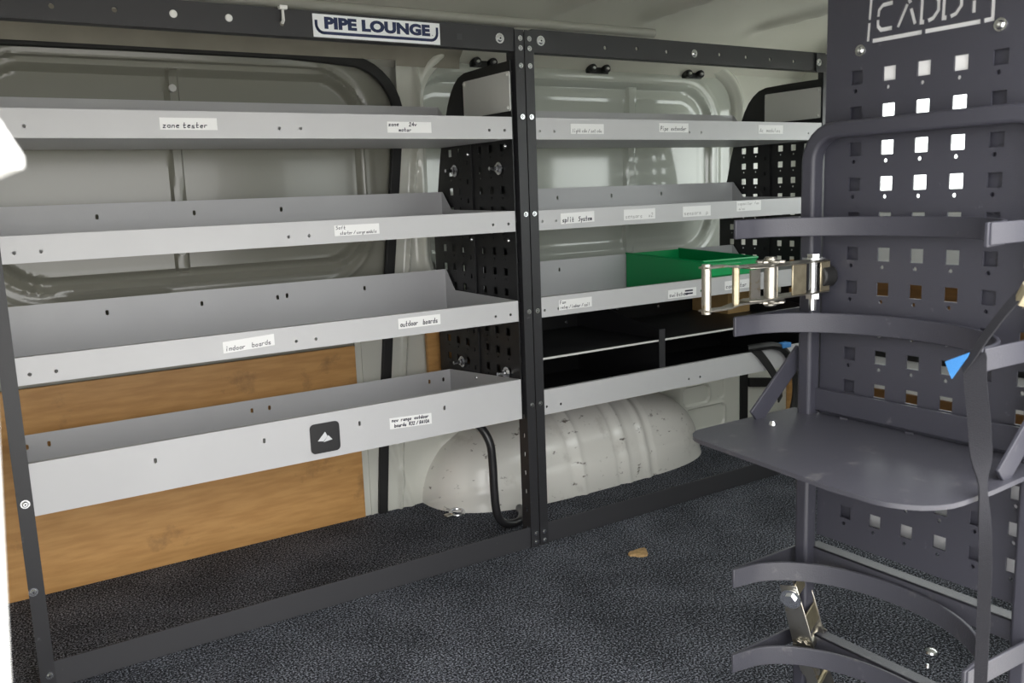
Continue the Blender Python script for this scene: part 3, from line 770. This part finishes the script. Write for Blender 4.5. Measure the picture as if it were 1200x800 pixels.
# plate lies in the y-z plane; front face towards -x
pb.sheet([(-p[0], p[1]) for p in rect(-1.365, .352, -.945, 1.33)], [[(-p[0], p[1]) for p in h] for h in holes], t, (XC + t / 2, 0, 0), (0, -1, 0), (0, 0, 1))
plate = obj('perforated_plate', pb, M['caddy'], BC)
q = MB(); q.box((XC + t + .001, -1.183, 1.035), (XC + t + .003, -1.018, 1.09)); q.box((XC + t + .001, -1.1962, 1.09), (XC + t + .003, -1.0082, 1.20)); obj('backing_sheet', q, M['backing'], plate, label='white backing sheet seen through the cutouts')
q = MB(); q.box((XC + .030, -1.183, .375), (XC + .032, -1.018, .475)); q.box((XC + .030, -1.30, .375), (XC + .032, -1.228, .53)); obj('added_lower_sheet', q, M['backing'], plate, label='added white sheet behind the lower holes, standing in for the bright outdoors')  # added white sheets, so the lower holes look bright like the outdoors
for y, z in ((-1.003, 1.101), (-1.204, 1.103)): obj('rivet', bolt_mb(XC, y, z, .007, (-1, 0, 0)), [M['bolt'], M['alu']], plate)
for y in (-.998, -1.206):
    q = MB(); q.box((XC + .010, y - .020, .356), (XC + .013, y + .020, 1.40)); q.box((XC + .013, y - .003, .356), (XC + .040, y + .001, 1.40)); obj('mounting_post', q, M['caddy'], BC)
# bent U frame
yl, yr = -.934, -1.284; zt = .992; rc = .045
U = [(XC - .014, yl, .0), (XC - .014, yl, .30), (XC - .014, yl, .60), (XC - .014, yl, zt - rc)]
for k in range(1, 7):
    a = math.pi / 2 * k / 6; U.append((XC - .014, yl - rc + rc * math.cos(a), zt - rc + rc * math.sin(a)))
U.append((XC - .014, (yl + yr) / 2, zt))
for k in range(0, 7):
    a = math.pi / 2 * (1 - k / 6); U.append((XC - .014, yr + rc - rc * math.cos(a), zt - rc + rc * math.sin(a)))
U += [(XC - .014, yr, .60), (XC - .014, yr, .30), (XC - .014, yr, .0)]
q = MB(); q.strip(U, (.026, 0, 0), .024); obj('frame_bar', q, M['caddy'], BC, bevel=.005, seg=3)
# holding rings
def ring(zc, hw, worn=False):
    tipx = XC - .163; cy = (-.915 - 1.290) / 2; R = .1845
    pts = [(tipx, -.916, zc), (tipx + .012, -.9165, zc)]
    for k in range(0, 25):
        a = math.pi * k / 24
        pts.append((tipx + .018 + .132 * math.sin(a), cy + R * math.cos(a), zc))
    pts += [(tipx + .012, -1.2885, zc), (tipx, -1.289, zc)]
    q = MB(); q.strip(pts, (0, 0, hw), .005)
    o = obj('holding_ring', q, M['caddyworn'] if worn else M['caddy'], BC, bevel=.0012)
    for y in (-.9135, -1.2915):
        q = MB(); q.strip([(tipx + .004, y, zc + .001), (XC - .001, y + (.004 if y > -1 else -.004), zc + .001)], (0, 0, hw * .9), .004)
        obj('ring_brace', q, M['caddyworn'] if worn else M['caddy'], o, bevel=.001)
    return o
g1 = ring(.852, .028); g2 = ring(.708, .030); g3 = ring(.308, .031, True); g4 = ring(.164, .031, True)
for zc, o in ((.332, g3), (.180, g4)):
    q = MB(); q.box((XC - .008, yr, zc - .030), (XC - .004, yl, zc)); q.box((XC - .008, yr, zc - .003), (XC + .018, yl, zc)); obj('ring_back_bar', q, M['caddyworn'], BC, bevel=.001)
q = MB(); q.box((XC - .012, yr, .562), (XC - .008, yl, .597)); obj('tray_back_bar', q, M['caddy'], BC, bevel=.001)
# bottle tray
out = []
x0, x1 = XC - .004, XC - .288
def corner(cx, cy, r, a0, a1, n=7): return [(cx + r * math.cos(math.radians(a0 + (a1 - a0) * k / n)), cy + r * math.sin(math.radians(a0 + (a1 - a0) * k / n))) for k in range(n + 1)]
out = [(x0, -.900), (-.245, -.897)] + corner(-.300, -.945, .048, 90, 180)[1:] + [(-.362, -1.08), (-.374, -1.18)] + corner(-.300, -1.232, .074, 170, 270)[0:] + [(-.24, -1.307), (x0, -1.300)]
q = MB(); q.sheet(out, [], .006, (0, 0, .553), (1, 0, 0), (0, 1, 0))
tr = obj('bottle_tray', q, M['caddyworn'], BC, bevel=.0015)
for y in (-1.00, -1.11, -1.22):
    q = MB(); q.tube([(XC - .012, y - .006, .557), (XC - .012, y + .006, .557)], .002, 6); obj('weld_bead', q, M['caddyworn'], tr)
q = MB(); q.tube([(-.205, -.950, .556), (-.205, -.950, .562)], [.007, .004], 10); obj('weld_spot', q, M['bolt'], tr)
for y in (-.912, -1.294):
    q = MB(); q.strip([(XC - .006, y, .650), (XC - .112, y, .558)], (-.020, 0, .024), .005); obj('tray_gusset', q, M['caddy'], BC, bevel=.001)
q = MB(); q.tube([(XC - .002, -.960, .775), (XC - .030, -.960, .775)], .017, 14); obj('rubber_stop', q, M['rubber'], BC, bevel=.003)

# ratchet buckle, built with its pivot bolt at the origin point, reaching to -x
def ratchet(px, py, pz):
    O = Vector((px, py, pz)); B = MB()
    hw = .0225
    for s in (1, -1):
        zz = s * hw
        B.prism([O + Vector((x, y, zz)) for x, y in ((.022, -.014), (.022, .014), (-.05, .017), (-.135, .017), (-.150, .010), (-.150, -.010), (-.135, -.017), (-.05, -.017))], (0, 0, s * .0022))
    B.box(O + Vector((.002, -.012, -hw)), O + Vector((.024, -.0095, hw)), 1); B.box(O + Vector((-.065, -.015, -hw)), O + Vector((-.034, -.012, hw)), 1)
    body = obj('ratchet_buckle', B, [M['zinc'], M['brass']], BC, origin=O, bevel=.0008, seg=1, label='silver ratchet buckle bolted to the caddy frame')
    H = MB()
    for s in (1, -1):
        H.strip([O + Vector((x, 0, s * z)) for x, z in ((-.075, .0265), (-.140, .0265), (-.168, .0265), (-.188, .0300), (-.232, .0300))], (0, .018, 0), .0025)
    H.tube([O + Vector((-.226, 0, -.0345)), O + Vector((-.226, 0, .0345))], .0068, 12)
    H.tube([O + Vector((-.168, 0, -.029)), O + Vector((-.168, 0, .029))], .0052, 10, 1)
    H.box(O + Vector((-.148, -.010, -.021)), O + Vector((-.128, -.007, .021)))
    obj('ratchet_handle', H, [M['zinc'], M['brass']], body)
    S = MB()
    S.tube([O + Vector((-.096, 0, -.034)), O + Vector((-.096, 0, .034))], .0095, 12)
    for s in (1, -1):
        tp = []
        for k in range(24):
            r = .0215 if k % 2 else .0175
            tp.append(O + Vector((-.096 + r * math.cos(k * math.pi / 12), r * math.sin(k * math.pi / 12), s * .0285)))
        S.prism(tp, (0, 0, s * .0022))
        S.tube([O + Vector((-.096, 0, s * .030)), O + Vector((-.096, 0, s * .036))], [.011, .008], 12)
    S.tube([O + Vector((-.078, .006, -.026)), O + Vector((-.078, .006, .026))], .004, 8)
    obj('ratchet_spool', S, M['zinc'], body)
    T = MB()
    T.tube([O + Vector((0, 0, -.052)), O + Vector((0, 0, .030))], .0062, 10)
    T.tube([O + Vector((0, 0, .026)), O + Vector((0, 0, .029))], .017, 14); T.tube([O + Vector((0, 0, .029)), O + Vector((0, 0, .034))], .010, 6)
    T.tube([O + Vector((0, 0, -.034)), O + Vector((0, 0, -.025))], .011, 6)
    obj('pivot_bolt', T, M['bolt'], body)
    return body
RA = ratchet(-.126, -.957, .776)
def dup(src, loc, rot):
    c = src.copy(); COL.objects.link(c); c.location = Vector(loc) - WO[BC]; c.rotation_euler = rot; WO[c] = Vector(loc)
    for ch in src.children:
        d = ch.copy(); COL.objects.link(d); d.parent = c
    return c
# lower one hangs down, folded against the leg; third one sits on the far-right leg
Lx = Vector((-.22, .12, .96)).normalized()           # local +x (away from the handle)
Lz = Vector((-.95, -.29, .10)); Lz = (Lz - Lx * Lz.dot(Lx)).normalized(); Ly = Lz.cross(Lx)
dup(RA, (-.128, -.938, .262), Matrix((Lx, Ly, Lz)).transposed().to_euler())

# strap
ST = thing('ratchet_strap', (-.27, -1.32, .0), 'black webbing strap with a blue frayed end hanging over the right ring arm', 'strap')
q = MB(); q.strip(smooth([(-.262, -1.338, .792), (-.266, -1.325, .775), (-.270, -1.305, .742), (-.274, -1.291, .715), (-.276, -1.283, .702)], 3), (.004, .006, .010), .0025); obj('tail_strap', q, M['webbing'], ST)
q = MB()
q.tube([(-.258, -1.334, .780), (-.262, -1.345, .800)], .008, 10); obj('strap_clip', q, M['brass'], ST, label='yellowish metal clip')
q = MB()
q.prism([(-.279, -1.291, .7215), (-.279, -1.2635, .7075), (-.279, -1.267, .6985), (-.279, -1.272, .6885), (-.279, -1.289, .716)], (.002, 0, 0))
obj('strap_end', q, M['blue'], ST, label='blue frayed strap end')
pts = smooth([(-.268, -1.292, .722), (-.272, -1.296, .69), (-.274, -1.303, .65), (-.274, -1.309, .60), (-.274, -1.313, .56), (-.274, -1.319, .50), (-.274, -1.321, .42), (-.274, -1.322, .30), (-.274, -1.322, .18), (-.274, -1.320, .06)], 4)
wv = []
for i, p in enumerate(pts):
    k = i / (len(pts) - 1); th = math.radians(20 + 72 * math.exp(-((k - .42) / .10) ** 2)) if k > .02 else 0
    wd = .024 if k < .3 else .024 - .010 * ss(.3, .5, k)
    wv.append(Vector((math.sin(th), -math.cos(th), 0)) * wd)
q = MB(); q.strip(pts, wv, .002); obj('hanging_strap', q, M['webbing'], ST)

# ================================================================== WHITE POST OUTSIDE THE DOORWAY
def lean(mb, zr=.93, k=.072):
    for p in mb.v: p.x += (p.z - zr) * k
    return mb
WP = thing('white_post', (-1.278, -1.47, -.6), 'bright white slightly leaning post with a pointed overhanging cap just outside the doorway', 'post')
px0, px1, py0, py1 = -1.328, -1.2275, -1.52, -1.42
q = MB(); q.box((px0, py0, -.6), (px1, py1, .931)); obj('post_shaft', lean(q), M['postwhite'], WP, bevel=.002)
e = .0095; cx = (px0 + px1) / 2; cy = (py0 + py1) / 2
q = MB(); base = [(px0 - e, py0 - e, .9305), (px1 + e, py0 - e, .9305), (px1 + e, py1 + e, .9305), (px0 - e, py1 + e, .9305)]
b2 = [(a, b, c + .003) for a, b, c in base]
q.add(base + b2 + [(cx, cy, 1.052)], [(3, 2, 1, 0), (0, 1, 5, 4), (1, 2, 6, 5), (2, 3, 7, 6), (3, 0, 4, 7), (4, 5, 8), (5, 6, 8), (6, 7, 8), (7, 4, 8)])
obj('post_cap', lean(q), M['postwhite'], WP, ang=20)
